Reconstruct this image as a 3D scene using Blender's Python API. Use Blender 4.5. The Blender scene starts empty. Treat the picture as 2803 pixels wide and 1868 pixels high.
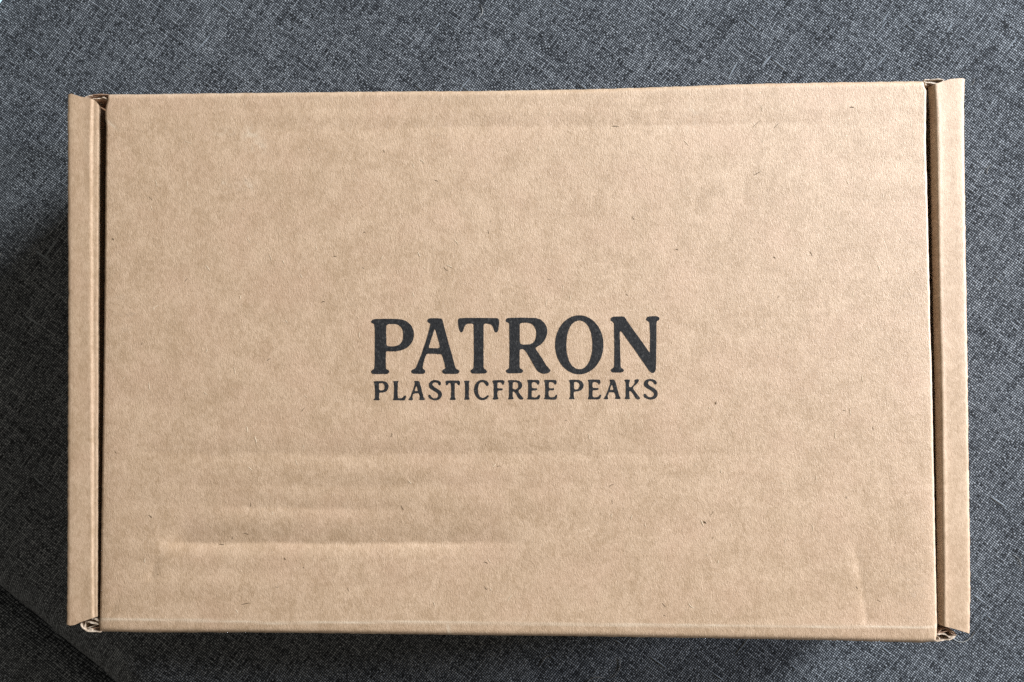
import bpy, math, random
import numpy as np
from mathutils import Vector, Matrix, Euler
from mathutils.geometry import delaunay_2d_cdt

# ------------------------------------------------------------------ camera, world, light, exposure
scene = bpy.context.scene
col = scene.collection
CAM_LOC = Vector((0.01129, 0.00062, 0.34935))
CAM_ROT = Euler((0.01808, 0.03577, -0.00296), 'XYZ')
F_PX, CX, CY = 2024.0, 1401.5, 934.0
cd = bpy.data.cameras.new('camera')
cam = bpy.data.objects.new('camera', cd); col.objects.link(cam)
cam.location = CAM_LOC; cam.rotation_euler = CAM_ROT
cd.sensor_width = 36.0; cd.lens = F_PX / 2803.0 * 36.0
cd.clip_start = 0.01; cd.clip_end = 50.0
scene.camera = cam

world = bpy.data.worlds.new('World'); scene.world = world; world.use_nodes = True
bg = world.node_tree.nodes['Background']
bg.inputs[0].default_value = (1.0, 0.90, 0.74, 1); bg.inputs[1].default_value = 0.25

def area_lamp(name, loc, target, sx, sy, power, color):
    ld = bpy.data.lights.new(name, 'AREA'); ld.shape = 'RECTANGLE'
    ld.size = sx; ld.size_y = sy; ld.energy = power; ld.color = color
    lo = bpy.data.objects.new(name, ld); col.objects.link(lo)
    lo.location = loc
    lo.rotation_euler = (Vector(target) - Vector(loc)).to_track_quat('-Z', 'Y').to_euler()
    return lo
# the window the daylight comes from (beyond the box's upper right) and a second, dimmer one to its right
area_lamp('window_light', (1.14, 0.91, 0.86), (0.03, 0, 0.05), 0.50, 0.42, 51.5, (0.93, 0.975, 1.0))
area_lamp('side_window_light', (1.48, 0.175, 0.42), (0, -0.03, 0.03), 0.16, 0.16, 25.0, (0.86, 0.90, 1.0))

vs = scene.view_settings
vs.view_transform = 'Standard'; vs.look = 'None'; vs.gamma = 1.0; vs.exposure = 0.0
vs.use_curve_mapping = False
scene.cycles.use_denoising = False           # keep the fine paper and thread texture

# ------------------------------------------------------------------ photo pixel -> point at height z
RM = CAM_ROT.to_matrix()
RMn = np.array(RM)
CL = np.array(CAM_LOC)
TOP = 0.07                                   # height of the box above the sofa seat
def Pn(px, py, z):
    px, py, z = np.broadcast_arrays(np.asarray(px, float), np.asarray(py, float), np.asarray(z, float))
    d = np.stack([(px - CX) / F_PX, -(py - CY) / F_PX, -np.ones_like(px)], -1) @ RMn.T
    t = (z - CL[2]) / d[..., 2]
    return CL + d * t[..., None]
def P(px, py, z):
    return tuple(Pn(px, py, z).tolist())

rng = np.random.RandomState(7)
random.seed(5)
def vnoise(x, y, seed):
    """smooth value noise, about -1..1"""
    r = np.random.RandomState(seed).rand(256, 256) * 2 - 1
    x = np.asarray(x, float); y = np.asarray(y, float)
    xi = np.floor(x).astype(int); yi = np.floor(y).astype(int)
    fx = x - xi; fy = y - yi
    fx = fx * fx * (3 - 2 * fx); fy = fy * fy * (3 - 2 * fy)
    g = lambda a, b: r[a % 256, b % 256]
    return (g(xi, yi) * (1 - fx) + g(xi + 1, yi) * fx) * (1 - fy) + (g(xi, yi + 1) * (1 - fx) + g(xi + 1, yi + 1) * fx) * fy
def curve(pts):
    a = np.array(pts, float)
    return lambda v: np.interp(v, a[:, 0], a[:, 1])

# ------------------------------------------------------------------ materials
def new_mat(name):
    m = bpy.data.materials.new(name); m.use_nodes = True
    nt = m.node_tree
    return m, nt, nt.nodes['Principled BSDF']
class G:
    """small node-graph helper"""
    def __init__(s, nt): s.nt = nt
    def n(s, t, **kw):
        nd = s.nt.nodes.new(t)
        for k, v in kw.items(): setattr(nd, k, v)
        return nd
    def l(s, a, b): s.nt.links.new(a, b)
    def put(s, sock, v):
        if isinstance(v, bpy.types.NodeSocket): s.l(v, sock)
        else: sock.default_value = v
    def m(s, op, a, b=None, c=None, clamp=False):
        nd = s.n('ShaderNodeMath', operation=op); nd.use_clamp = clamp
        s.put(nd.inputs[0], a)
        if b is not None: s.put(nd.inputs[1], b)
        if c is not None: s.put(nd.inputs[2], c)
        return nd.outputs[0]
    def noise(s, vec, scale, detail=2.0, rough=0.5, dist=0.0, dim='3D'):
        nd = s.n('ShaderNodeTexNoise', noise_dimensions=dim)
        s.l(vec, nd.inputs['Vector'])
        nd.inputs['Scale'].default_value = scale; nd.inputs['Detail'].default_value = detail
        nd.inputs['Roughness'].default_value = rough; nd.inputs['Distortion'].default_value = dist
        return nd.outputs['Fac']
    def map(s, vec, scale=(1, 1, 1), rot=(0, 0, 0), loc=(0, 0, 0)):
        nd = s.n('ShaderNodeMapping'); s.l(vec, nd.inputs[0])
        nd.inputs['Scale'].default_value = scale; nd.inputs['Rotation'].default_value = rot
        nd.inputs['Location'].default_value = loc
        return nd.outputs[0]
    def ramp(s, fac, stops):
        nd = s.n('ShaderNodeValToRGB'); s.l(fac, nd.inputs[0])
        e = nd.color_ramp.elements
        while len(e) < len(stops): e.new(0.5)
        for k, (p, c) in zip(e, stops):
            k.position = p; k.color = c if len(c) == 4 else (*c, 1)
        return nd.outputs[0]
    def mix(s, fac, a, b, mode='MIX'):
        nd = s.n('ShaderNodeMix', data_type='RGBA', blend_type=mode)
        s.put(nd.inputs[0], fac)
        s.put(nd.inputs[6], a if isinstance(a, bpy.types.NodeSocket) else (*a, 1))
        s.put(nd.inputs[7], b if isinstance(b, bpy.types.NodeSocket) else (*b, 1))
        return nd.outputs[2]
    def comb(s, x, y, z=0.0):
        nd = s.n('ShaderNodeCombineXYZ'); s.put(nd.inputs[0], x); s.put(nd.inputs[1], y); s.put(nd.inputs[2], z)
        return nd.outputs[0]
    def bump(s, h, dist, strength=1.0, normal=None):
        nd = s.n('ShaderNodeBump'); s.l(h, nd.inputs['Height'])
        nd.inputs['Distance'].default_value = dist; nd.inputs['Strength'].default_value = strength
        if normal is not None: s.l(normal, nd.inputs['Normal'])
        return nd.outputs[0]

def paper_fibre(g, tc):
    """height of the matted paper fibres, mostly lying along the sheet's short side"""
    a = g.noise(g.map(tc, (2300, 950, 1), (0, 0, 0.18)), 1.0, 2.0, 0.6, 0.9)
    b = g.noise(g.map(tc, (3200, 1500, 1), (0, 0, -0.35)), 1.0, 1.0, 0.5, 1.6)
    return g.m('ADD', g.m('MULTIPLY', a, 0.65), g.m('MULTIPLY', b, 0.35))

KRAFT_A, KRAFT_B = (0.595, 0.422, 0.286), (0.442, 0.298, 0.184)
def kraft_material(name, a=KRAFT_A, b=KRAFT_B, marks=True, fibre=1.0):
    m, nt, bs = new_mat(name); g = G(nt)
    tc = g.n('ShaderNodeTexCoord').outputs['Object']
    blot = g.noise(g.map(tc, (150, 110, 150)), 1.0, 5.0, 0.62, 0.4)
    fine = g.noise(g.map(tc, (620, 420, 500)), 1.0, 4.0, 0.65, 0.6)
    fac = g.m('ADD', g.m('MULTIPLY', blot, 0.45), g.m('MULTIPLY', fine, 0.55))
    c = g.ramp(fac, [(0.40, b), (0.60, a)])
    pink = g.noise(tc, 55.0, 3.0, 0.5)
    c = g.mix(g.m('MULTIPLY', g.ramp(pink, [(0.45, (0, 0, 0)), (0.7, (1, 1, 1))]), 0.30), c, (0.58, 0.378, 0.262))
    fib = paper_fibre(g, tc)
    c = g.mix(g.ramp(fib, [(0.30, (0.35,) * 3), (0.52, (0, 0, 0))]), c, (0.27, 0.175, 0.105))
    c = g.mix(g.ramp(fib, [(0.55, (0, 0, 0)), (0.75, (0.35,) * 3)]), c, (0.72, 0.56, 0.41))
    if marks:
        w = g.n('ShaderNodeAttribute', attribute_name='wear').outputs['Fac']
        s = g.n('ShaderNodeAttribute', attribute_name='smudge').outputs['Fac']
        c = g.mix(w, c, (0.76, 0.64, 0.50))
        c = g.mix(s, c, (0.20, 0.165, 0.13))
    g.l(c, bs.inputs['Base Color'])
    bs.inputs['Roughness'].default_value = 0.54
    bs.inputs['Specular IOR Level'].default_value = 0.80
    if fibre:
        g.l(g.bump(fib, 0.00025 * fibre, 1.0), bs.inputs['Normal'])
    return m
M_KRAFT = kraft_material('kraft_paper')
M_KRAFT_SMOOTH = kraft_material('kraft_paper_smooth', marks=False, fibre=0.5)
M_INNER = kraft_material('kraft_inner', (0.36, 0.22, 0.12), (0.26, 0.15, 0.08), marks=False, fibre=0.5)
M_TORN = kraft_material('torn_paper', (0.60, 0.50, 0.40), (0.46, 0.36, 0.27), marks=False, fibre=1.0)
M_TORN_DARK = kraft_material('torn_paper_brown', (0.36, 0.22, 0.15), (0.26, 0.15, 0.09), marks=False, fibre=1.0)

def ink_material():
    m, nt, bs = new_mat('black_ink'); g = G(nt)
    tc = g.n('ShaderNodeTexCoord').outputs['Object']
    fib = paper_fibre(g, tc)
    k = g.noise(tc, 900.0, 3.0, 0.6)
    f = g.m('ADD', g.m('MULTIPLY', fib, 0.6), g.m('MULTIPLY', k, 0.4))
    c = g.ramp(f, [(0.36, (0.009, 0.0095, 0.011)), (0.55, (0.026, 0.0262, 0.028)), (0.66, (0.080, 0.077, 0.074)), (0.76, (0.22, 0.18, 0.14))])
    g.l(c, bs.inputs['Base Color'])
    bs.inputs['Roughness'].default_value = 0.65; bs.inputs['Specular IOR Level'].default_value = 0.18
    g.l(g.bump(fib, 0.00020), bs.inputs['Normal'])
    return m
M_INK = ink_material()

def plain_material(name, color, rough=0.8):
    m, nt, bs = new_mat(name); g = G(nt)
    tc = g.n('ShaderNodeTexCoord').outputs['Object']
    k = g.noise(tc, 1400.0, 2.0)
    c = g.mix(k, tuple(v * 0.75 for v in color), tuple(min(1, v * 1.2) for v in color))
    g.l(c, bs.inputs['Base Color']); bs.inputs['Roughness'].default_value = rough
    return m
M_FIBRE_DARK = plain_material('dark_paper_fibre', (0.16, 0.105, 0.06))
M_FIBRE_PALE = plain_material('pale_paper_fibre', (0.74, 0.60, 0.44))

SEAM_ANG = math.radians(-36.6)               # the cushion seam and the weave run along this direction
def fabric_material():
    m, nt, bs = new_mat('heathered_grey_blue_weave'); g = G(nt)
    tc = g.n('ShaderNodeTexCoord').outputs['Object']
    # slow drift of the threads so that the weave is never a perfect lattice
    dn = g.n('ShaderNodeTexNoise'); g.l(tc, dn.inputs['Vector']); dn.inputs['Scale'].default_value = 26.0; dn.inputs['Detail'].default_value = 3.0
    dv = g.n('ShaderNodeVectorMath', operation='MULTIPLY_ADD')
    g.l(dn.outputs['Color'], dv.inputs[0]); dv.inputs[1].default_value = (0.004,) * 3; dv.inputs[2].default_value = (-0.002,) * 3
    dn2 = g.n('ShaderNodeTexNoise'); g.l(tc, dn2.inputs['Vector']); dn2.inputs['Scale'].default_value = 480.0; dn2.inputs['Detail'].default_value = 2.0
    dv2 = g.n('ShaderNodeVectorMath', operation='MULTIPLY_ADD')
    g.l(dn2.outputs['Color'], dv2.inputs[0]); dv2.inputs[1].default_value = (0.00060,) * 3; g.l(dv.outputs[0], dv2.inputs[2])
    av = g.n('ShaderNodeVectorMath', operation='ADD'); g.l(tc, av.inputs[0]); g.l(dv2.outputs[0], av.inputs[1])
    rot = g.map(av.outputs[0], (1, 1, 1), (0, 0, -SEAM_ANG))
    sp = g.n('ShaderNodeSeparateXYZ'); g.l(rot, sp.inputs[0])
    u = g.m('MULTIPLY', sp.outputs[0], 1 / 0.00098)
    v = g.m('MULTIPLY', sp.outputs[1], 1 / 0.00095)
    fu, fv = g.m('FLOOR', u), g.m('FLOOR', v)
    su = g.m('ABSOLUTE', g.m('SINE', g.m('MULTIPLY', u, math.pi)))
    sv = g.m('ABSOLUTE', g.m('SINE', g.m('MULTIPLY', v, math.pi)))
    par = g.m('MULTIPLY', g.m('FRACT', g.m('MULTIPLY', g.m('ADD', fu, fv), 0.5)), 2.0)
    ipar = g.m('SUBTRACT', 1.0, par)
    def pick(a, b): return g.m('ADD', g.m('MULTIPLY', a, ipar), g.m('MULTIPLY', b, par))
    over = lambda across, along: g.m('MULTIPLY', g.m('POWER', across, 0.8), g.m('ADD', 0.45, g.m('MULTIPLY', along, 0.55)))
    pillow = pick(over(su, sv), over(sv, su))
    # every thread changes tone along its length: short flecks and long slubs
    def thread(k, slow): 
        a = g.noise(g.comb(g.m('MULTIPLY', fu, 7.31), g.m('MULTIPLY', v, k)), 1.0, slow, 0.6, dim='2D')
        b = g.noise(g.comb(g.m('MULTIPLY', u, k), g.m('MULTIPLY', fv, 5.17)), 1.0, slow, 0.6, dim='2D')
        return pick(a, b)
    fleck, slub = thread(0.42, 1.0), thread(0.035, 2.0)
    blot = g.noise(tc, 45.0, 4.0, 0.6)
    tone = g.m('ADD', g.m('ADD', g.m('MULTIPLY', fleck, 0.52), g.m('MULTIPLY', slub, 0.46)), g.m('MULTIPLY', blot, 0.12))
    # shade in the gaps between threads, put into the colour by weave height
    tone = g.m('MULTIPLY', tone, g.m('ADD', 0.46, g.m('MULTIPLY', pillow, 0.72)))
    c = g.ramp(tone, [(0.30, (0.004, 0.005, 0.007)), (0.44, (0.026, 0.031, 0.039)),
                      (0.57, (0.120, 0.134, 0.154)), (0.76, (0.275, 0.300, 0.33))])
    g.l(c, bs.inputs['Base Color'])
    bs.inputs['Roughness'].default_value = 0.85; bs.inputs['Specular IOR Level'].default_value = 0.15
    bs.inputs['Sheen Weight'].default_value = 0.08; bs.inputs['Sheen Roughness'].default_value = 0.5
    h = g.m('ADD', pillow, g.m('MULTIPLY', fleck, 0.5))
    g.l(g.bump(h, 0.00030, 1.0), bs.inputs['Normal'])
    return m
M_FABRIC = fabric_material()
M_SLUB = plain_material('slub_yarn', (0.17, 0.195, 0.225), 0.9)
M_LINT = plain_material('lint_fibre', (0.42, 0.42, 0.40), 0.9)
M_PALE = plain_material('pale_blue_cloth_fabric', (0.42, 0.60, 0.68), 0.9)

# ------------------------------------------------------------------ mesh helpers
def link(name, mesh, mat=None, parent=None, smooth=True):
    o = bpy.data.objects.new(name, mesh); col.objects.link(o)
    if mat: mesh.materials.append(mat)
    if parent: o.parent = parent
    if smooth: mesh.polygons.foreach_set('use_smooth', [True] * len(mesh.polygons))
    return o
def mesh_from(name, verts, faces):
    me = bpy.data.meshes.new(name)
    me.from_pydata([tuple(map(float, v)) for v in verts], [], [tuple(map(int, f)) for f in faces])
    me.update(); return me
def grid_mesh(name, V):
    """V: (rows, cols, 3)"""
    r, c = V.shape[:2]
    me = bpy.data.meshes.new(name)
    idx = np.arange(r * c).reshape(r, c)
    q = np.stack([idx[:-1, :-1], idx[1:, :-1], idx[1:, 1:], idx[:-1, 1:]], -1).reshape(-1, 4)
    me.vertices.add(r * c); me.vertices.foreach_set('co', V.reshape(-1).astype(np.float32))
    me.loops.add(q.size); me.loops.foreach_set('vertex_index', q.reshape(-1).astype(np.int32))
    me.polygons.add(len(q)); me.polygons.foreach_set('loop_start', np.arange(0, q.size, 4, dtype=np.int32))
    me.update(calc_edges=True); me.validate()
    return me
def empty(name, loc=(0, 0, 0)):
    o = bpy.data.objects.new(name, None); col.objects.link(o); o.location = loc; o.empty_display_size = 0.05
    return o
def tag(o, label, cat, group=None):
    o['label'] = label; o['category'] = cat
    if group: o['group'] = group

# ------------------------------------------------------------------ the sofa
sofa = empty('sofa')
tag(sofa, 'charcoal blue woven fabric sofa seat with a dark seam, under the cardboard box', 'sofa')
S_DIR = np.array([math.cos(SEAM_ANG), math.sin(SEAM_ANG)])
T_DIR = np.array([-S_DIR[1], S_DIR[0]])
sa, sb = Pn(0, 1688, -0.006), Pn(240, 1866, -0.006)
T_SEAM = float(((sa[:2] + sb[:2]) / 2) @ T_DIR)

def seat_height(x, y):
    """slow unevenness of the seat, plus a dip and a bump added for light and shade (never above the box's underside)"""
    z = -0.0008 + 0.0006 * vnoise(x / 0.05 + 9, y / 0.05 + 3, 21)
    b = Pn(900, 1830, 0.0); d = ((x - b[0]) / 0.065) ** 2 + ((y - b[1] - 0.005) / 0.03) ** 2
    z = z - 0.0045 * np.exp(-d)  # dip added so the slope turns from the light and darkens
    b = Pn(395, 1880, 0.0); d = ((x - b[0]) / 0.022) ** 2 + ((y - b[1]) / 0.018) ** 2
    z = z + 0.0060 * np.exp(-d)  # bump added to catch light as a paler patch
    return z
def cushion(name, t0, t1, s0, s1, drop0=0.0, tilt=0.0, rr=0.030, step=0.0035, wob=41):
    depth = 0.11
    def axis(a, b):
        n = int((b - a) / step)
        inner = np.linspace(a, b, n)
        return inner
    s = axis(s0, s1); t = axis(t0, t1)
    # pack rows tightly along the rounded seam edges, then run down the sides
    def prof(e0, e1, ax):
        ed = rr * (1 - np.cos(np.linspace(0, math.pi / 2, 12)))
        mid = ax[(ax > e0 + rr * 1.05) & (ax < e1 - rr * 1.05)]
        a = np.concatenate([[e0], e0 + ed, mid, (e1 - ed)[::-1], [e1]])
        return a
    sA, tA = prof(s0, s1, s), prof(t0, t1, t)
    S, T = np.meshgrid(sA, tA, indexing='ij')
    def fall(e):
        e = np.clip(e, 0, rr)
        return rr - np.sqrt(np.maximum(rr * rr - (rr - e) ** 2, 0))
    ds = np.minimum(S - s0, s1 - S); dt = np.minimum(T - t0, t1 - T)
    Z = -np.maximum(fall(ds), fall(dt)) * 0.9
    Twob = T + 0.0012 * vnoise(S / 0.03, T * 0 + 0.5, wob) * np.clip(1 - dt / 0.05, 0, 1)
    X = S * S_DIR[0] + Twob * T_DIR[0]; Y = S * S_DIR[1] + Twob * T_DIR[1]
    Z = Z + seat_height(X, Y) + drop0 + tilt * (T - (t0 if tilt > 0 else t1))
    rim = np.zeros_like(Z, bool); rim[0, :] = rim[-1, :] = True; rim[:, 0] = rim[:, -1] = True
    Z = np.where(rim, -depth, Z)
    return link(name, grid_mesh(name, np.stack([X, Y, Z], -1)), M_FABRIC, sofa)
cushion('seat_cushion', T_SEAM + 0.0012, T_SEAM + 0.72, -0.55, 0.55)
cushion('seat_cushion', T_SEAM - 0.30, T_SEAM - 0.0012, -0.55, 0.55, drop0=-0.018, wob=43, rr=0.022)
# thicker slub threads and a little lint standing proud of the weave
def strands(name, items, mat):
    verts, faces = [], []
    for (x, y, ln, ang, w, bend, lift) in items:
        t = np.linspace(-.5, .5, 7)
        wx = x + ln * (t * math.cos(ang) - bend * (t * t - .08) * math.sin(ang))
        wy = y + ln * (t * math.sin(ang) + bend * (t * t - .08) * math.cos(ang))
        wz = seat_height(wx, wy) + lift
        nx, ny = -math.sin(ang), math.cos(ang); b = len(verts)
        for k in range(7):
            hw = w / 2 * (1 - (2 * t[k]) ** 4 * 0.75)
            verts += [(wx[k] - nx * hw, wy[k] - ny * hw, wz[k] - 0.0002), (wx[k], wy[k], wz[k] + hw * .6), (wx[k] + nx * hw, wy[k] + ny * hw, wz[k] - 0.0002)]
        for k in range(6):
            for j in (0, 1): faces.append((b + k * 3 + j, b + k * 3 + 3 + j, b + k * 3 + 4 + j, b + k * 3 + j + 1))
    o = link(name, mesh_from(name, verts, faces), mat, sofa); o['kind'] = 'stuff'
    return o
rs = random.Random(11)
def seat_point():
    while True:
        x, y = rs.uniform(-0.27, 0.29), rs.uniform(-0.19, 0.19)
        if (np.array([x, y]) @ T_DIR) > T_SEAM + 0.04: return x, y
sl = []
for _ in range(230):
    x, y = seat_point()
    sl.append((x, y, rs.uniform(0.003, 0.011), (SEAM_ANG if rs.random() < .6 else SEAM_ANG + math.pi / 2) + rs.gauss(0, .06), rs.uniform(0.0005, 0.00095), rs.gauss(0, .05), 0.0001))
strands('slub_threads', sl, M_SLUB)
li = []
for _ in range(40):
    x, y = seat_point()
    li.append((x, y, rs.uniform(0.003, 0.012), rs.uniform(0, 6.28), rs.uniform(0.00012, 0.00022), rs.gauss(0, .9), 0.0004))
strands('lint', li, M_LINT)
# the frame under the cushions
b0, b1 = -0.155, -0.109
cs = [(-.56, T_SEAM - .31), (.56, T_SEAM - .31), (.56, T_SEAM + .73), (-.56, T_SEAM + .73)]
vv = [(*(a * S_DIR + b * T_DIR), z) for z in (b0, b1) for a, b in cs]
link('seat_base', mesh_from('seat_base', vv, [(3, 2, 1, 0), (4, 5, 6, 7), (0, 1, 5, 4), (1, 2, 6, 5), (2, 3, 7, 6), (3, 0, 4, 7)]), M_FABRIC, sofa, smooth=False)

# ------------------------------------------------------------------ the cardboard box
box = empty('cardboard_box', (0, 0, 0))
tag(box, 'brown corrugated cardboard mailing box with black printed lettering on its closed lid', 'box')

yT = curve([(297, 259.5), (600, 256), (795, 254), (1000, 251.5), (1300, 250), (1450, 248), (1631, 244.5), (1852, 237.5), (2073, 230), (2300, 226), (2515, 223), (2540, 224)])
yB = curve([(272, 1729), (420, 1731.5), (687, 1731.5), (900, 1733.5), (1073, 1736), (1350, 1739.5), (1600, 1742), (1959, 1747.7), (2265, 1753), (2430, 1757.5), (2520, 1759.5), (2563, 1756)])
xL = curve([(255, 297), (275, 295), (292, 289.5), (324, 288), (340, 290.5), (400, 290), (800, 286.5), (1000, 284.5), (1300, 280), (1600, 275.6), (1689, 273.7), (1706, 272), (1730, 275)])
xR = curve([(220, 2526), (240, 2531), (248, 2535.5), (269, 2535), (307, 2534.6), (380, 2534), (800, 2544.5), (874, 2545.5), (949, 2548), (1000, 2550), (1600, 2562), (1708, 2565), (1743, 2563.5), (1757, 2560)])
crease_y = curve([(270, 1696), (480, 1698), (687, 1703), (742, 1706), (900, 1704), (1073, 1703), (1350, 1706), (1600, 1710), (1908, 1713), (2367, 1716.5), (2570, 1718)])

def sstep(a, b, x):
    t = np.clip((x - a) / (b - a), 0, 1); return t * t * (3 - 2 * t)
def lid_height(x, y):
    """dents, creases and flute show-through of the lid in mm, x and y in photo pixels"""
    h = np.zeros_like(x)
    def valley(yc, depth, wu, wd, x0, x1, f0=60, f1=60):
        m = sstep(x0 - f0, x0 + f0, x) * (1 - sstep(x1 - f1, x1 + f1, x))
        dy = y - yc
        return -depth * m * np.where(dy < 0, np.exp(dy / wu), np.exp(-dy / wd))
    wob = 2.5 * vnoise(x / 90, x * 0, 3) + 1.5 * vnoise(x / 25, x * 0, 4)
    h += valley(1487 + wob + np.clip(460 - x, 0, 60) * 0.25, 1.5, 54, 28, 470, 1330, 45, 170)
    h += valley(1391 + wob * 1.5, 0.50, 34, 24, 620, 1060, 80, 160)
    h += valley(1244 + wob * 2, 0.34, 44, 26, 480, 2050, 120, 200)
    h += valley(1330 + wob * 2, 0.22, 34, 28, 420, 1500, 120, 200)
    h += valley(349 + wob - (x - 1300) * 0.012, 0.34, 22, 26, 900, 2250, 380, 140)
    h += valley(300 + wob, 0.05, 20, 30, 300, 2500, 50, 50)
    h += valley(1100 + wob * 2, 0.14, 50, 40, 300, 1300, 100, 300)
    h += 0.24 * vnoise(x / 330 + 3, y / 46, 15) * sstep(1050, 1250, y) * (1 - sstep(1560, 1680, y)) * (1 - sstep(1100, 1900, x)) * sstep(300, 450, x)
    # ridge where the hinge fold begins
    d = y - (318 - (x - 800) * 0.012 + wob)
    h += 0.10 * np.exp(-(d / 14.0) ** 2) * sstep(500, 900, x)
    # front crease: beyond it the sheet leans down towards the edge
    d = y - crease_y(x)
    h += -0.16 * np.clip(d, 0, None) / 7.2 * 0.55 + 0.05 * np.exp(-np.abs(d) / 4.0)
    # slack vertical puckers near both ends
    def vcrease(x0, y0, x1, y1, depth, wl, wr):
        t = np.clip((y - y0) / (y1 - y0), 0, 1); xc = x0 + (x1 - x0) * t ** 0.7
        m = sstep(y0 - 20, y0 + 90, y) * (1 - sstep(y1 - 15, y1 + 8, y))
        dx = x - xc
        return -depth * m * np.where(dx < 0, np.exp(dx / wl), np.exp(-dx / wr))
    h += vcrease(2330, 1470, 2372, 1714, 0.36, 12, 40)
    h += vcrease(448, 1500, 412, 1590, 0.40, 14, 9)
    h += vcrease(432, 1370, 440, 1490, 0.10, 14, 25)
    h += vcrease(345, 1600, 302, 1690, 0.34, 14, 12)
    h += vcrease(362, 1592, 330, 1680, 0.10, 10, 14)
    # crack by the upper left corner
    d = (y - 330) - (x - 290) * 0.75
    h += -0.10 * np.exp(-np.abs(d) / 6) * (1 - sstep(305, 345, x))
    # flutes, slow warp
    h += 0.006 * np.sin(y * 2 * math.pi / 23.0) * (0.6 + 0.6 * vnoise(x / 260, y / 140, 8))
    h += 0.12 * vnoise(x / 420, y / 230, 12) + 0.065 * vnoise(x / 190, y / 50, 13) + 0.006 * vnoise(x / 60, y / 16, 14)
    # cut ends are pressed slightly down, corners too
    h += -0.35 * np.exp(-(x - 280) / 14) - 0.25 * np.exp(-(2555 - x) / 12)
    return h
LID_Z = TOP + 0.0002
def lid_z(x, y):
    return LID_Z + lid_height(x, y) * 1e-3

NY, NX = 300, 400
vrow = np.linspace(0, 1, NY); vcol = np.linspace(0, 1, NX)
VR, VC = np.meshgrid(vrow, vcol, indexing='ij')
px = 275 + (2560 - 275) * VC
for _ in range(4):
    py = yT(px) * (1 - VR) + yB(px) * VR
    jl = 0.4 * vnoise(py / 14, py * 0, 31) + 0.3 * vnoise(py / 3, py * 0, 32)
    jr = 0.4 * vnoise(py / 16, py * 0, 33) + 0.3 * vnoise(py / 3, py * 0, 34)
    px = (xL(py) + jl) * (1 - VC) + (xR(py) + jr) * VC
py = py + 0.7 * vnoise(px / 14, py * 0, 35) * (np.abs(VR - .5) > .499)
pz = lid_z(px, py)
R_FOLD = 0.0016
def fold_drop(dist):                        # dist in m from the fold's silhouette
    e = np.clip(dist, 0, R_FOLD)
    return R_FOLD - np.sqrt(np.maximum(R_FOLD ** 2 - (R_FOLD - e) ** 2, 0))
dist = np.minimum((py - yT(px)) * 1.25, (yB(px) - py)) / 7230.0
pz = pz - fold_drop(np.maximum(dist, 0))
V = Pn(px, py, pz)
def skirt(row, sgn):
    out = []
    for dz in (0.002, 0.008, 0.019):
        r = row.copy(); r[:, 2] -= dz; r[:, 1] += sgn * (-0.0003); out.append(r)
    return out
topsk = skirt(V[0], 1)[::-1]; botsk = skirt(V[-1], -1)
V = np.concatenate([np.stack(topsk), V, np.stack(botsk)], 0)
lid_me = grid_mesh('lid', V)
lid = link('lid', lid_me, M_KRAFT, box)
pad = lambda a: np.concatenate([np.repeat(a[:1], 3, 0), a, np.repeat(a[-1:], 3, 0)], 0)
ax_, ay_ = pad(px), pad(py)
def gauss(x0, y0, rx, ry): return np.exp(-((ax_ - x0) / rx) ** 2 - ((ay_ - y0) / ry) ** 2)
wear = np.zeros_like(ax_)
nzw = 0.5 + 0.5 * vnoise(ax_ / 40, ay_ / 6, 51)
wear += 0.75 * np.exp(-((ay_ - crease_y(ax_)) / 3.2) ** 2) * (0.35 + 0.65 * nzw)
wear += 0.55 * np.exp(-((ax_ - 1228 - (ay_ - 1720) * 0.12) / 4.0) ** 2) * sstep(1706, 1716, ay_)
patch = np.clip(0.25 + 0.9 * vnoise(ax_ / 10, ay_ / 10, 52), 0, 1)
for q in [(690, 375, 22, 34, .5), (715, 405, 16, 14, .4), (615, 362, 24, 12, .45), (612, 508, 14, 14, .6), (672, 512, 22, 18, .5), (1880, 350, 60, 14, .3), (1905, 300, 30, 25, .3)]:
    wear += q[4] * gauss(*q[:4]) * patch
wear += 0.5 * np.exp(-np.abs((ay_ - 330) - (ax_ - 290) * 0.75) / 3) * (1 - sstep(305, 335, ax_))
wear += 0.35 * np.exp(-(ay_ - yT(ax_)) / 5) * nzw + 0.45 * np.exp(-(yB(ax_) - ay_) / 3.0) * nzw
wear += 0.5 * np.exp(-(xR(ay_) - ax_) / 3.0) * nzw
smudge = np.zeros_like(ax_)
sp = np.clip(0.35 + 0.9 * vnoise(ax_ / 7, ay_ / 4, 61), 0, 1)
for q in [(338, 862, 16, 4, .5), (360, 860, 10, 3, .3), (335, 815, 22, 8, .18), (345, 900, 18, 16, .12), (330, 690, 22, 4, .12), (330, 640, 22, 4, .10)]:
    smudge += q[4] * gauss(*q[:4]) * sp
for k, yy in enumerate(range(520, 960, 24)):
    smudge += (0.10 + 0.12 * ((k * 7) % 5) / 5) * gauss(2488 + 5 * ((k * 3) % 4), yy, 24, 5) * sp
for q in [(2515, 1630, 18, 8, .35), (2505, 1600, 30, 16, .16), (2480, 1560, 40, 16, .12), (2490, 1690, 30, 12, .10), (2470, 1640, 30, 20, .10)]:
    smudge += q[4] * gauss(*q[:4]) * sp
for nm, a in (('wear', wear), ('smudge', smudge)):
    at = lid_me.attributes.new(nm, 'FLOAT', 'POINT')
    at.data.foreach_set('value', np.clip(a, 0, 0.85).reshape(-1).astype(np.float32))
sol = lid.modifiers.new('board', 'SOLIDIFY'); sol.thickness = 0.0016; sol.offset = -1.0

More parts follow.
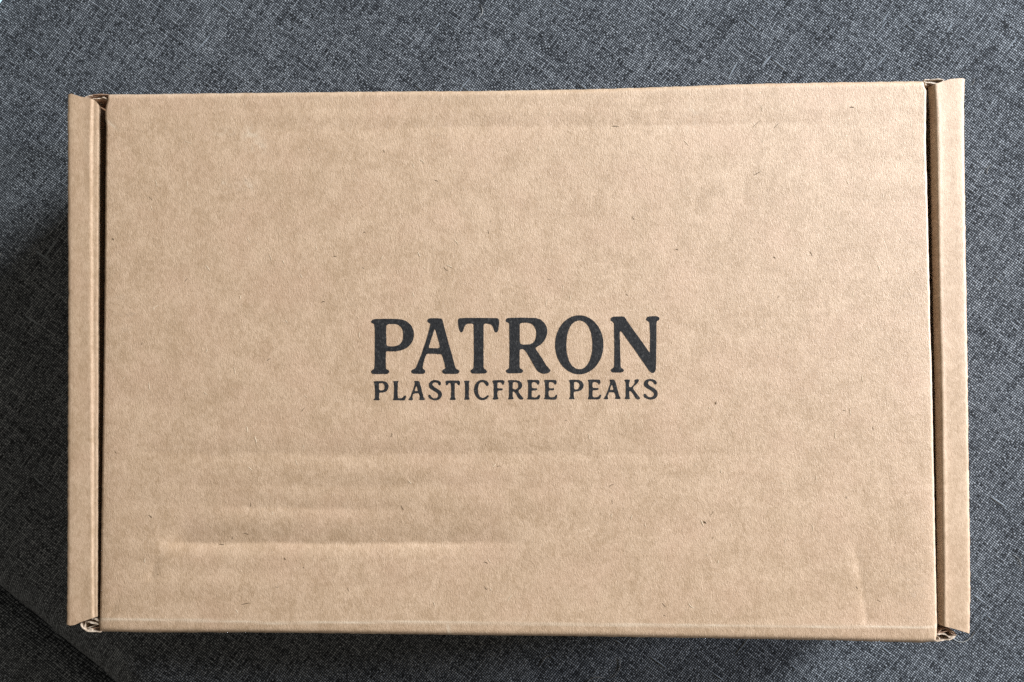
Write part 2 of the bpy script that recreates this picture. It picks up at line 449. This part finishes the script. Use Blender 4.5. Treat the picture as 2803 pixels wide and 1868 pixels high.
# ---- rolled side walls: flat top, ridge and slope into the gap
def side_wall(outer, crest, inner, ytop, ybot, sgn, slope):
    """outer/crest/inner: pixel x as a function of pixel y; ytop/ybot: end cuts as a function of pixel x"""
    n = 220
    prof = []                                # (kind, offset px, dz mm)
    prof = [('o', 0, -0.75), ('o', 1.5, -0.35), ('o', 4, -0.12), ('o', 9, -0.02), ('o', 22, 0.0), ('m', 0.5, 0.02)]
    if slope < 1.5:                          # a soft step down to a narrow shelf
        prof += [('c', -12, 0.03), ('c', -7, 0.09), ('c', -3.5, 0.10), ('c', -1, 0.03), ('c', 1.5, -0.10), ('c', 4, -0.24), ('c', 6.5, -0.29), ('c', 8, -0.295)]
        prof += [('e', 0.6, -0.295), ('e', 0.3, -0.31), ('e', 0.1, -0.40), ('i', 0, -0.85)]
    else:                                    # a ridge and a steep slope into the gap
        prof += [('c', -12, 0.02), ('c', -7, 0.10), ('c', -3.5, 0.20), ('c', -1, 0.22), ('c', 1.5, 0.16), ('c', 4, 0.02)]
        prof += [('k', f, 0.02 - slope * f ** 1.15) for f in (0.3, 0.6, 0.85)] + [('i', 0, 0.0 - slope)]
    rows = []
    t = np.linspace(0, 1, n)
    for kind, off, dz in prof:
        y = 262 + (1710 - 262) * t
        for _ in range(4):
            o, c, i = outer(y), crest(y), inner(y)
            if kind == 'o': x = o + sgn * off
            elif kind == 'm': x = o + (c - o) * off
            elif kind == 'c': x = c + sgn * off
            elif kind == 'k': x = c + sgn * 4 + (i - c - sgn * 4) * off
            elif kind == 'e': x = i + (c + sgn * 8 - i) * off
            else: x = i
            y = ytop(x) * (1 - t) + ybot(x) * t
        x = x + (0.8 * vnoise(y / 12, y * 0, 71 + int(sgn)) + 0.5 * vnoise(y / 4, y * 0, 74)) * (1.0 if kind == 'o' and off < 3 else 0.25 if kind != 'i' else 0.6)
        z = TOP + 1e-3 * (dz + 0.03 * vnoise(y / 60, y * 0, 76) + (0.05 * vnoise(y / 130 + off, y * 0 + .3, 77) if kind in 'cm' else 0))
        rows.append(Pn(x, y, z))
    def down(row, z, dx=0.0):
        r = row.copy(); r[:, 2] = z; r[:, 0] += dx; return r
    loop = [down(rows[0], 0.0015)] + rows + [down(rows[-1], TOP - 0.0055, -sgn * 0.0016), down(rows[-1], 0.0015, -sgn * 0.0040)]
    A = np.stack(loop)                       # (profile, n, 3)
    me = grid_mesh('side_wall', A if sgn < 0 else A[::-1])
    # close the two ends and the underside
    k = A.shape[0]
    bm_faces = [tuple(p.vertices) for p in me.polygons]
    verts = [tuple(v.co) for v in me.vertices]
    e0 = [r * n for r in range(k)]; e1 = [r * n + n - 1 for r in range(k)]
    bm_faces += [tuple(e0), tuple(e1[::-1])]
    bm_faces += [(j, (k - 1) * n + j, (k - 1) * n + j + 1, j + 1) for j in range(n - 1)]
    bpy.data.meshes.remove(me)
    import bmesh
    bm = bmesh.new()
    bv = [bm.verts.new(v) for v in verts]
    for f in bm_faces:
        try: bm.faces.new([bv[i] for i in f])
        except ValueError: pass
    bmesh.ops.recalc_face_normals(bm, faces=bm.faces)
    me = bpy.data.meshes.new('side_wall'); bm.to_mesh(me); bm.free()
    o = link('side_wall', me, M_KRAFT_SMOOTH, box)
    me.set_sharp_from_angle(angle=math.radians(50))
    return o
side_wall(curve([(255, 187), (262, 186), (300, 184.8), (400, 185.7), (800, 187), (1000, 186.5), (1600, 184.5), (1715, 183)]),
          curve([(255, 253), (290, 252), (400, 250), (800, 250), (1000, 251), (1600, 252.5), (1715, 254)]),
          curve([(255, 266), (285, 269), (300, 270.5), (400, 270.3), (800, 268.6), (1000, 268.7), (1600, 267), (1715, 267)]),
          curve([(183, 266), (187, 259), (193, 257), (197, 257), (199, 260), (215, 264), (232, 267), (250, 271), (258, 274), (264, 279), (271, 289)]),
          curve([(182, 1709), (186, 1711), (192, 1713), (201, 1713), (207, 1710), (218, 1704.5), (232, 1699.5), (267, 1688)]), 1, 0.85)
side_wall(curve([(210, 2640), (218, 2641), (240, 2640), (300, 2638.7), (380, 2639), (800, 2645), (1000, 2648), (1300, 2652), (1600, 2655.8), (1700, 2655), (1740, 2653)]),
          curve([(210, 2560), (250, 2563), (300, 2566.5), (380, 2568.5), (800, 2575), (1000, 2580), (1300, 2584), (1600, 2587), (1740, 2587)]),
          curve([(210, 2538), (300, 2544), (380, 2546), (800, 2553), (1000, 2557), (1300, 2562), (1600, 2565), (1740, 2566)]),
          curve([(2535, 240), (2548, 236), (2556, 233), (2565, 229), (2578, 224), (2590, 219), (2606, 216), (2632, 214.5), (2638, 215.5), (2642, 220)]),
          curve([(2555, 1706), (2572, 1710), (2580, 1714), (2600, 1718.5), (2630, 1727), (2655, 1735)]), -1, 2.6)

# ---- front, back and bottom boards of the box body
def board(name, p0, p1, thick, z0, z1, mat):
    """upright board between two ground points"""
    a, b = Vector(p0).to_2d(), Vector(p1).to_2d()
    nrm = (b - a).normalized(); nrm = Vector((-nrm.y, nrm.x)) * thick
    n = 60; verts = []; faces = []
    for k in range(n + 1):
        q = a.lerp(b, k / n); w = 0.0003 * float(vnoise(k / 5.0, 0.5, 91))
        for zz, oo in ((z0, 0), (z1, 0), (z1, 1), (z0, 1)):
            verts.append((q.x + nrm.x * oo, q.y + nrm.y * oo + w, zz))
    for k in range(n):
        for j in range(4):
            faces.append((k * 4 + j, (k + 1) * 4 + j, (k + 1) * 4 + (j + 1) % 4, k * 4 + (j + 1) % 4))
    faces += [(3, 2, 1, 0), tuple(n * 4 + j for j in range(4))]
    me = mesh_from(name, verts, faces)
    import bmesh
    bm = bmesh.new(); bm.from_mesh(me); bmesh.ops.recalc_face_normals(bm, faces=bm.faces); bm.to_mesh(me); bm.free()
    return link(name, me, mat, box, smooth=False)
f0, f1 = Pn(215, 1700, TOP), Pn(2625, 1728, TOP)
board('front_wall', f0, f1, 0.0028, 0.0015, TOP - 0.0165, M_KRAFT_SMOOTH)
k0, k1 = Pn(215, 282, TOP), Pn(2625, 246, TOP)
board('back_wall', k1, k0, 0.0028, 0.0015, TOP - 0.0165, M_KRAFT_SMOOTH)
c4 = [Pn(187, 268, TOP), Pn(2640, 224, TOP), Pn(2652, 1728, TOP), Pn(186, 1708, TOP)]
vv = [(c[0], c[1], z) for z in (-0.0004, 0.0014) for c in c4]
link('bottom_panel', mesh_from('bottom_panel', vv, [(3, 2, 1, 0), (4, 5, 6, 7), (0, 1, 5, 4), (1, 2, 6, 5), (2, 3, 7, 6), (3, 0, 4, 7)]), M_INNER, box, smooth=False)

# ---- crushed corners: a plug of folded board with torn liner edges standing in it
def ribbon(name, pts, width, ztop, height, mat, parent, org, sc):
    """upright strip of paper following a pixel polyline"""
    q = np.array([(org[0] + a / sc, org[1] + b / sc) for a, b in pts])
    # smooth
    for _ in range(2):
        m = [q[0]]
        for a, b in zip(q[:-1], q[1:]): m += [a * .75 + b * .25, a * .25 + b * .75]
        q = np.array(m + [q[-1]])
    W = Pn(q[:, 0], q[:, 1], ztop)
    d = np.gradient(W[:, :2], axis=0); d /= np.linalg.norm(d, axis=1)[:, None] + 1e-12
    nr = np.stack([-d[:, 1], d[:, 0]], 1)
    n = len(W)
    w = width / 7230.0 / 2 * 0.75 * (0.8 + 0.35 * vnoise(np.arange(n) / 2.0, np.zeros(n), 17 + n))
    w[0] *= .5; w[-1] *= .5
    zt = W[:, 2] + 0.0003 * vnoise(np.arange(n) / 3.0, np.zeros(n), 18 + n)
    verts, faces = [], []
    for k in range(n):
        for s, z in ((-1, zt[k] - height), (-1, zt[k]), (1, zt[k]), (1, zt[k] - height)):
            verts.append((W[k, 0] + s * nr[k, 0] * w[k], W[k, 1] + s * nr[k, 1] * w[k], z))
    for k in range(n - 1):
        for j in range(4):
            faces.append((k * 4 + j, k * 4 + (j + 1) % 4, (k + 1) * 4 + (j + 1) % 4, (k + 1) * 4 + j))
    faces += [(0, 1, 2, 3), tuple((n - 1) * 4 + j for j in (3, 2, 1, 0))]
    return link(name, mesh_from(name, verts, faces), mat, parent, smooth=False)
def corner(poly, ztop, ribbons, org, sc=7.84):
    W = [P(org[0] + a / sc, org[1] + b / sc, ztop) for a, b in poly]
    n = len(W)
    verts = [(w[0], w[1], 0.0016) for w in W] + list(W)
    faces = [tuple(range(n, 2 * n)), tuple(range(n - 1, -1, -1))] + [(k, (k + 1) % n, n + (k + 1) % n, n + k) for k in range(n)]
    me = mesh_from('corner_fold', verts, faces)
    import bmesh
    bm = bmesh.new(); bm.from_mesh(me); bmesh.ops.recalc_face_normals(bm, faces=bm.faces); bm.to_mesh(me); bm.free()
    o = link('corner_fold', me, M_INNER, box, smooth=False)
    for pts, w, dz, h, mt in ribbons:
        ribbon('torn_liner', pts, w, TOP + dz * 1e-3, h * 1e-3, mt, o, org, sc)
    return o
D, L = M_TORN_DARK, M_TORN
corner([(560, 800), (600, 920), (650, 970), (760, 1000), (1000, 1005), (1000, 760), (700, 760)], TOP - 0.010, [
    ([(560, 830), (575, 900), (620, 970), (740, 1010), (860, 1018), (990, 1025)], 4.5, -1.2, 20, L),
    ([(690, 812), (760, 820), (850, 845), (950, 862)], 4.2, -1.0, 5, L),
    ([(800, 735), (860, 745), (950, 792)], 5.5, -1.0, 5, L),
    ([(670, 790), (645, 870), (618, 955)], 2.2, -1.4, 6, L),
    ([(640, 965), (720, 935), (800, 905), (900, 880)], 2.4, -1.8, 5, L),
    ([(650, 985), (730, 960), (790, 965), (800, 1000)], 2.6, -1.6, 5, L),
    ([(800, 960), (880, 930), (960, 930)], 5.0, -2.2, 5, D),
], (150, 1600))
corner([(900, 880), (1000, 905), (1200, 960), (1310, 1080), (1290, 1120), (1180, 1160), (900, 1200)], TOP - 0.010, [
    ([(860, 1222), (950, 1210), (1080, 1195), (1200, 1175), (1300, 1120), (1320, 1080)], 5.0, -1.2, 20, L),
    ([(895, 1078), (980, 1065), (1090, 1075), (1130, 1110), (1160, 1140), (1230, 1135), (1300, 1095)], 3.6, -1.0, 5, L),
    ([(890, 1100), (930, 1130), (965, 1160), (940, 1190)], 3.6, -1.2, 5, L),
    ([(920, 1030), (990, 975), (1080, 948), (1150, 955), (1130, 1000), (1030, 1025), (920, 1050)], 2.8, -1.4, 5, D),
    ([(1060, 945), (1180, 985), (1210, 1060), (1300, 1080)], 3.2, -1.3, 5, D),
    ([(1180, 990), (1250, 1010), (1300, 1040)], 2.2, -1.6, 5, D),
], (2450, 1600))
corner([(700, 505), (800, 480), (1000, 465), (1150, 470), (1150, 600), (1100, 640), (960, 650), (900, 725), (780, 725), (760, 560)], TOP - 0.014, [
    ([(640, 525), (740, 485), (840, 466), (1000, 458), (1140, 462)], 3.0, -0.6, 22, D),
    ([(660, 520), (720, 490), (790, 478)], 3.4, -0.3, 10, L),
    ([(740, 512), (830, 510), (910, 500), (950, 478), (1060, 478), (1140, 500)], 2.2, -1.4, 5, D),
    ([(800, 556), (900, 556), (990, 545), (1070, 522), (1085, 548), (1145, 566)], 4.2, -0.8, 6, L),
    ([(920, 590), (1010, 585), (1120, 590)], 3.5, -2.0, 6, D),
], (150, 200))
corner([(1040, 300), (1200, 295), (1430, 295), (1440, 380), (1300, 480), (1180, 560), (1040, 470)], TOP - 0.014, [
    ([(1030, 300), (1120, 293), (1230, 296), (1330, 284), (1440, 300)], 3.0, -0.5, 22, L),
    ([(1030, 345), (1060, 365), (1150, 362), (1230, 382), (1300, 392), (1370, 385), (1420, 335), (1440, 305)], 4.6, -0.5, 8, L),
    ([(1030, 320), (1040, 360), (1055, 410), (1075, 420)], 5.0, -0.4, 8, L),
    ([(1060, 470), (1100, 425), (1160, 412), (1220, 415)], 4.0, -1.6, 8, D),
    ([(1210, 420), (1250, 420), (1290, 440), (1310, 500)], 4.0, -0.4, 6, L),
], (2400, 180))

# ---- print: glyph outlines read from the photograph (zoom coordinates -> photo pixels)
def rounded(pts, rad):
    out = []; n = len(pts); p = [np.array(q, float) for q in pts]
    for k in range(n):
        a, b, c = p[k - 1], p[k], p[(k + 1) % n]
        la, lc = np.linalg.norm(a - b), np.linalg.norm(c - b)
        s = b + (a - b) * min(0.5, rad / la); e = b + (c - b) * min(0.5, rad / lc)
        for t in (0.0, 0.33, 0.67, 1.0):
            out.append(s * (1 - t) ** 2 + 2 * b * t * (1 - t) + e * t * t)
    res = [out[0]]
    for q in out[1:]:
        if np.linalg.norm(q - res[-1]) > 0.5: res.append(q)
    if np.linalg.norm(res[0] - res[-1]) <= 0.5: res.pop()
    return res
def inside(poly, x, y):
    c = False; n = len(poly)
    for i in range(n):
        x1, y1 = poly[i]; x2, y2 = poly[i - 1]
        if (y1 > y) != (y2 > y) and x < (x2 - x1) * (y - y1) / (y2 - y1) + x1: c = not c
    return c
def glyph(loops, org, sc, rad, name='letter'):
    L2 = []
    for lp in loops:
        q = np.array(rounded(lp, rad)) / sc + np.array(org)
        # densify and let the ink edge wander a little
        d = []
        for a, b in zip(q, np.roll(q, -1, 0)):
            m = max(1, int(np.linalg.norm(b - a) / 6))
            d += [a + (b - a) * k / m for k in range(m)]
        d = np.array(d)
        d = d + 0.45 * np.stack([vnoise(d[:, 0] / 3.5, d[:, 1] / 3.5, 81), vnoise(d[:, 0] / 3.5, d[:, 1] / 3.5, 82)], 1)
        L2.append(d)
    pts, edges = [], []
    for d in L2:
        b = len(pts); n = len(d)
        pts += [tuple(v) for v in d]; edges += [(b + k, b + (k + 1) % n) for k in range(n)]
    allp = np.concatenate(L2)
    x0, y0 = allp.min(0); x1, y1 = allp.max(0)
    for gx in np.arange(x0, x1, 7.0):
        for gy in np.arange(y0, y1, 7.0):
            if inside(L2[0], gx, gy) and not any(inside(h, gx, gy) for h in L2[1:]):
                pts.append((gx, gy))
    vs_, es_, fs_, *_r = delaunay_2d_cdt([Vector(p) for p in pts], edges, [], 0, 1e-4)
    keep = []
    for f in fs_:
        c = sum((vs_[i] for i in f), Vector((0, 0))) / len(f)
        if inside(L2[0], c.x, c.y) and not any(inside(h, c.x, c.y) for h in L2[1:]): keep.append(tuple(f))
    A = np.array([tuple(v) for v in vs_])
    W = Pn(A[:, 0], A[:, 1], lid_z(A[:, 0], A[:, 1]) + 0.00005)
    me = mesh_from(name, W, keep)
    import bmesh
    bm = bmesh.new(); bm.from_mesh(me)
    bmesh.ops.delete(bm, geom=[v for v in bm.verts if not v.link_faces], context='VERTS')
    for f in bm.faces:
        f.normal_update()
        if f.normal.z < 0: f.normal_flip()
    bm.to_mesh(me); bm.free()
    return link(name, me, M_INK, lid)
def ell(cx, cy, rx, ry, n=48, p=2.0):
    o = []
    for k in range(n):
        a = 2 * math.pi * k / n; c, s = math.cos(a), math.sin(a)
        o.append((cx + rx * math.copysign(abs(c) ** (2 / p), c), cy + ry * math.copysign(abs(s) ** (2 / p), s)))
    return o
BIG, SML = 2353 / 420.0, 2353 / 210.0
A5, A6 = (1000, 850), (1400, 850)
big = [
 (A5, [[(85,170),(105,145),(140,132),(300,130),(450,130),(560,138),(640,170),(700,225),(738,295),(748,370),(738,445),(700,520),(640,575),(560,612),(470,630),(380,630),(318,625),(315,700),(316,895),(345,910),(368,930),(365,955),(340,978),(110,978),(88,950),(88,930),(110,912),(138,895),(145,700),(145,300),(138,215),(120,200),(90,190)],
       [(322,225),(360,210),(450,210),(510,222),(555,265),(578,330),(582,390),(572,460),(545,505),(500,540),(430,552),(345,550),(322,530)]]),
 (A5, [[(948,150),(965,130),(1010,120),(1165,122),(1182,140),(1215,270),(1260,440),(1330,680),(1385,890),(1420,908),(1448,930),(1430,968),(1400,975),(1210,975),(1180,950),(1175,925),(1195,905),(1230,893),(1212,800),(1170,670),(940,665),(905,760),(875,890),(905,905),(925,930),(915,960),(890,975),(730,975),(700,945),(705,920),(735,905),(770,890),(850,700),(930,470),(990,250),(1000,205),(975,190),(950,175)],
       [(1062,288),(1075,300),(1110,420),(1142,560),(1135,580),(985,580),(972,570),(1010,450)]]),
 (A5, [[(1420,140),(1440,118),(1600,115),(2030,118),(2052,140),(2055,200),(2038,320),(2010,345),(1985,335),(1968,290),(1945,225),(1890,205),(1815,202),(1813,500),(1815,890),(1845,908),(1868,930),(1865,955),(1840,970),(1640,970),(1612,945),(1612,920),(1635,905),(1658,890),(1665,700),(1660,205),(1560,205),(1525,235),(1505,310),(1485,342),(1455,335),(1435,290),(1422,200)]]),
 (A6, [[(-90,150),(-70,120),(-30,113),(200,112),(360,115),(440,135),(505,190),(540,250),(552,320),(540,400),(505,470),(440,535),(360,575),(420,660),(480,750),(530,840),(575,885),(600,915),(590,945),(550,968),(500,975),(440,962),(390,925),(340,840),(280,730),(220,630),(185,592),(130,592),(125,700),(127,890),(160,900),(180,920),(175,945),(150,965),(-50,968),(-80,950),(-88,925),(-65,905),(-35,890),(-30,600),(-35,200),(-60,183),(-88,175)],
       [(128,205),(165,190),(250,190),(310,205),(355,250),(378,310),(380,380),(370,440),(340,490),(290,520),(220,525),(150,522),(128,500)]]),
 (A6, [ell(1040, 528, 373, 454), ell(1041, 530, 199, 372, p=2.15)]),
 (A6, [[(1518,125),(1545,100),(1600,95),(1715,92),(1745,110),(1790,190),(1900,340),(2010,490),(2122,655),(2125,400),(2118,185),(2085,165),(2062,140),(2070,110),(2110,92),(2200,85),(2262,98),(2278,130),(2255,155),(2225,170),(2225,400),(2220,700),(2218,900),(2200,950),(2165,968),(2120,940),(2050,840),(1900,620),(1760,430),(1690,325),(1662,320),(1668,600),(1675,880),(1715,898),(1732,918),(1715,945),(1680,955),(1545,955),(1522,930),(1525,905),(1550,888),(1573,870),(1578,600),(1572,200),(1550,172),(1522,160)]]),
]
B1, B2, B3, B4 = (1010, 1030), (1210, 1030), (1400, 1030), (1600, 1030)
small = [
 (B1, [[(125,175),(150,158),(300,150),(450,152),(520,172),(575,220),(605,290),(600,360),(570,430),(520,480),(440,502),(320,510),(315,600),(312,680),(335,700),(335,735),(310,747),(150,742),(135,715),(180,685),(188,600),(180,400),(168,220),(150,195)],
       [(305,235),(330,215),(400,215),(450,235),(480,290),(485,350),(465,405),(420,438),(345,440),(310,420)]]),
 (B1, [[(728,165),(760,150),(890,150),(915,165),(890,200),(882,300),(880,500),(885,670),(950,682),(1020,672),(1050,640),(1100,588),(1140,595),(1140,640),(1115,730),(1080,745),(760,742),(732,715),(765,680),(770,400),(765,200),(745,190)]]),
 (B1, [[(1382,160),(1410,145),(1520,145),(1550,170),(1580,280),(1620,430),(1660,600),(1690,680),(1722,702),(1695,735),(1560,738),(1532,712),(1560,680),(1555,610),(1530,530),(1375,530),(1340,610),(1335,670),(1362,710),(1340,740),(1230,740),(1202,712),(1250,665),(1290,590),(1350,420),(1400,250),(1402,200),(1385,180)],
       [(1455,310),(1475,330),(1500,440),(1495,458),(1410,458),(1400,440),(1425,370)]]),
 (B1, [[(2215,240),(2200,275),(2170,290),(2140,270),(2105,210),(2050,188),(1990,195),(1950,235),(1955,280),(2000,330),(2100,390),(2190,450),(2235,520),(2240,600),(2210,670),(2150,720),(2050,747),(1960,735),(1870,700),(1820,640),(1815,590),(1850,555),(1885,575),(1920,640),(1970,680),(2030,685),(2090,665),(2125,620),(2120,560),(2070,500),(1980,450),(1890,395),(1840,330),(1832,260),(1860,190),(1920,140),(2000,118),(2090,122),(2160,145),(2205,190)]]),
 (B2, [[(108,170),(125,140),(180,133),(500,133),(545,145),(558,180),(550,250),(525,285),(500,280),(475,235),(440,208),(400,215),(390,240),(390,450),(392,650),(425,690),(415,725),(360,735),(260,732),(232,708),(272,665),(280,450),(272,240),(245,208),(215,212),(185,250),(155,288),(125,275),(110,220)]]),
 (B2, [[(668,155),(700,142),(840,140),(850,165),(825,215),(825,450),(825,650),(850,705),(830,728),(690,728),(675,705),(705,655),(710,450),(705,215),(685,185)]]),
 (B2, [[(1435,250),(1420,295),(1390,312),(1355,295),(1330,245),(1290,200),(1230,180),(1170,200),(1130,260),(1110,340),(1105,450),(1120,550),(1160,630),(1220,665),(1290,665),(1330,640),(1400,585),(1435,590),(1440,620),(1400,670),(1340,725),(1260,742),(1180,735),(1100,690),(1030,600),(985,490),(980,380),(1005,280),(1060,190),(1140,130),(1230,110),(1320,125),(1390,165),(1425,205)]]),
 (B2, [[(1545,150),(1570,130),(1700,122),(1880,122),(1910,140),(1915,190),(1900,255),(1870,275),(1845,255),(1830,210),(1780,188),(1720,195),(1700,230),(1702,370),(1760,375),(1840,368),(1875,395),(1860,435),(1820,445),(1740,440),(1705,470),(1700,560),(1705,650),(1728,690),(1715,720),(1570,722),(1548,695),(1585,660),(1585,450),(1578,220),(1555,180)]]),
 (B3, [[(-109,145),(-85,124),(60,120),(170,125),(250,150),(310,205),(335,270),(330,330),(290,390),(215,435),(230,510),(300,600),(355,660),(370,695),(345,722),(290,725),(235,700),(180,620),(120,510),(65,465),(45,480),(42,640),(70,675),(62,714),(-89,716),(-109,690),(-79,655),(-74,450),(-79,200),(-104,175)],
       [(42,205),(85,185),(150,185),(195,215),(215,280),(205,345),(160,400),(90,408),(42,390)]]),
 (B3, [[(475,145),(500,115),(650,113),(830,115),(860,150),(862,210),(845,260),(815,270),(785,240),(765,200),(710,180),(650,185),(625,215),(622,330),(650,370),(730,368),(785,375),(795,410),(770,440),(700,443),(640,440),(622,470),(620,600),(640,650),(700,658),(770,650),(800,610),(850,565),(880,580),(878,640),(850,710),(800,722),(500,718),(475,692),(510,660),(512,450),(508,200),(495,170)]]),
 (B3, [[(990,140),(1020,115),(1350,115),(1385,150),(1390,205),(1365,260),(1335,265),(1310,225),(1260,185),(1180,182),(1148,205),(1145,330),(1165,370),(1240,372),(1290,362),(1318,390),(1305,430),(1250,440),(1180,430),(1148,460),(1145,600),(1180,650),(1250,655),(1310,640),(1350,600),(1380,558),(1405,580),(1405,630),(1370,720),(1320,722),(1020,712),(990,690),(1030,655),(1035,450),(1030,200),(1010,165)]]),
 (B3, [[(1760,125),(1800,112),(1980,110),(2080,120),(2150,155),(2205,220),(2218,290),(2200,360),(2150,425),(2080,460),(1930,475),(1915,530),(1910,640),(1945,680),(1930,712),(1780,712),(1762,690),(1800,650),(1805,450),(1800,220),(1775,175)],
       [(1920,195),(1950,180),(2020,182),(2070,215),(2090,270),(2085,330),(2055,390),(2000,412),(1940,408),(1920,385)]]),
 (B4, [[(92,130),(115,108),(280,105),(460,102),(485,130),(490,190),(465,265),(435,262),(405,205),(350,182),(270,185),(248,215),(245,320),(270,360),(340,362),(420,360),(435,390),(415,430),(340,435),(270,430),(248,460),(248,600),(270,645),(340,655),(410,640),(450,595),(490,555),(515,580),(510,630),(460,710),(380,718),(120,710),(92,688),(130,650),(135,450),(130,200),(110,155)]]),
 (B4, [[(765,125),(785,103),(905,102),(945,150),(975,260),(1020,430),(1060,590),(1100,650),(1112,690),(1080,705),(945,702),(922,680),(955,650),(945,580),(915,495),(750,495),(715,590),(705,640),(738,685),(710,712),(610,705),(585,685),(640,620),(700,480),(760,300),(795,190),(775,155)],
       [(835,270),(855,280),(888,400),(880,422),(795,425),(778,415),(810,330)]]),
 (B4, [[(1218,125),(1250,105),(1385,103),(1400,130),(1375,190),(1368,300),(1375,330),(1410,345),(1450,330),(1500,280),(1545,190),(1530,140),(1550,105),(1650,92),(1680,125),(1660,175),(1600,240),(1520,320),(1490,350),(1500,400),(1560,480),(1640,590),(1700,650),(1705,690),(1670,715),(1610,712),(1560,670),(1500,560),(1420,460),(1390,450),(1378,470),(1375,600),(1380,650),(1405,685),(1380,705),(1250,705),(1225,685),(1258,645),(1262,450),(1258,200),(1240,155)]]),
 (B4, [[(2220,190),(2215,240),(2180,265),(2145,250),(2110,190),(2060,155),(2000,148),(1955,180),(1945,230),(1970,280),(2050,325),(2150,380),(2220,450),(2250,540),(2235,620),(2180,680),(2100,712),(2020,722),(1930,705),(1850,660),(1808,600),(1810,555),(1850,525),(1880,550),(1920,610),(1980,650),(2040,650),(2100,620),(2130,570),(2120,510),(2050,450),(1950,395),(1870,340),(1825,280),(1820,210),(1850,150),(1910,105),(2000,88),(2090,90),(2160,120),(2205,160)]]),
]
for org, loops in big: glyph(loops, org, BIG, 30.0)
for org, loops in small: glyph(loops, org, SML, 30.0)

# ---- loose paper fibres lying on the lid
def fibres(name, items, mat):
    verts, faces = [], []
    for (x, y, ln, ang, w, bend) in items:
        t = np.linspace(-.5, .5, 5)
        fx = x + ln * (t * math.cos(ang) - bend * (t * t - .08) * math.sin(ang))
        fy = y + ln * (t * math.sin(ang) + bend * (t * t - .08) * math.cos(ang))
        W = Pn(fx, fy, lid_z(fx, fy) + 0.00004)
        nx, ny = -math.sin(ang), math.cos(ang); b = len(verts)
        for k in range(5):
            hw = w / 7230 / 2 * (1 - (2 * t[k]) ** 4 * 0.6)
            verts += [(W[k, 0] - nx * hw, W[k, 1] + ny * hw, W[k, 2]), (W[k, 0], W[k, 1], W[k, 2] + hw * .8), (W[k, 0] + nx * hw, W[k, 1] - ny * hw, W[k, 2])]
        for k in range(4):
            for j in (0, 1): faces.append((b + k * 3 + j, b + k * 3 + j + 1, b + k * 3 + 4 + j, b + k * 3 + 3 + j))
    o = link(name, mesh_from(name, verts, faces), mat, lid); o['kind'] = 'stuff'
    return o
dark = [(1685, 346, 18, 0.0, 2.6, .1), (2332, 294, 12, 0.1, 2.6, .3), (2073, 475, 22, -0.5, 2.0, .1), (2125, 345, 20, 2.3, 1.4, 0), (2070, 340, 30, -.7, 1.2, 0),
        (1930, 1430, 10, 0.6, 4.0, .5), (885, 826, 9, -.25, 2.6, .3), (917, 702, 8, 0, 2.2, .3), (998, 636, 5, 0, 2.4, 0), (607, 1491, 14, .05, 2.4, .3),
        (673, 1653, 26, -.2, 2.0, .15), (412, 1414, 12, .7, 2.2, .5), (1330, 1540, 12, .4, 2, .4), (1960, 1104, 8, 1.6, 3, .2), (310, 655, 7, .8, 3, .5), (780, 1530, 8, 1.2, 2, .2), (2120, 705, 7, .6, 2.2, .5), (735, 985, 12, -.6, 1.8, .2)]
for _ in range(45):
    dark.append((random.uniform(310, 2500), random.uniform(290, 1690), random.uniform(5, 16), random.gauss(1.5, 0.8), random.uniform(0.9, 1.7), random.uniform(-.6, .6)))
pale = [(random.uniform(310, 2500), random.uniform(290, 1690), random.uniform(6, 22), random.gauss(1.45, 0.5), random.uniform(1.0, 1.9), random.uniform(-.6, .6)) for _ in range(110)]
keepout = lambda q: not (1005 < q[0] < 1815 and 855 < q[1] < 1105)
fibres('dark_paper_fibres', [q for q in dark if keepout(q)], M_FIBRE_DARK)
fibres('pale_paper_fibres', [q for q in pale if keepout(q)], M_FIBRE_PALE)

# ------------------------------------------------------------------ pale cloth whose edge just shows at the far corner of the seat
e = Pn(-14, -7, 0.004)
ex, ey = float(e[0]), float(e[1])
nu, nv = 30, 30
uu = np.linspace(0, 1, nu); vv_ = np.linspace(0, 1, nv)
U, Vv = np.meshgrid(uu, vv_, indexing='ij')
ed = np.minimum(np.minimum(U, 1 - U), np.minimum(Vv, 1 - Vv)) * 0.16
rz = 0.006
Zc = 0.0005 + np.sqrt(np.maximum(rz ** 2 - np.maximum(rz - ed, 0) ** 2, 0)) + 0.0008 * vnoise(U * 6, Vv * 6, 5)
ang = math.radians(55)
du = np.array([math.cos(ang), math.sin(ang)]); dv_ = np.array([-math.sin(ang), math.cos(ang)])
X = ex + (U - 0.5) * 0.16 * du[0] + Vv * 0.16 * dv_[0]
Y = ey + (U - 0.5) * 0.16 * du[1] + Vv * 0.16 * dv_[1]
cl = link('folded_cloth', grid_mesh('folded_cloth', np.stack([X, Y, Zc], -1)), M_PALE)
tag(cl, 'pale blue cloth whose edge just shows on the sofa seat', 'cloth')
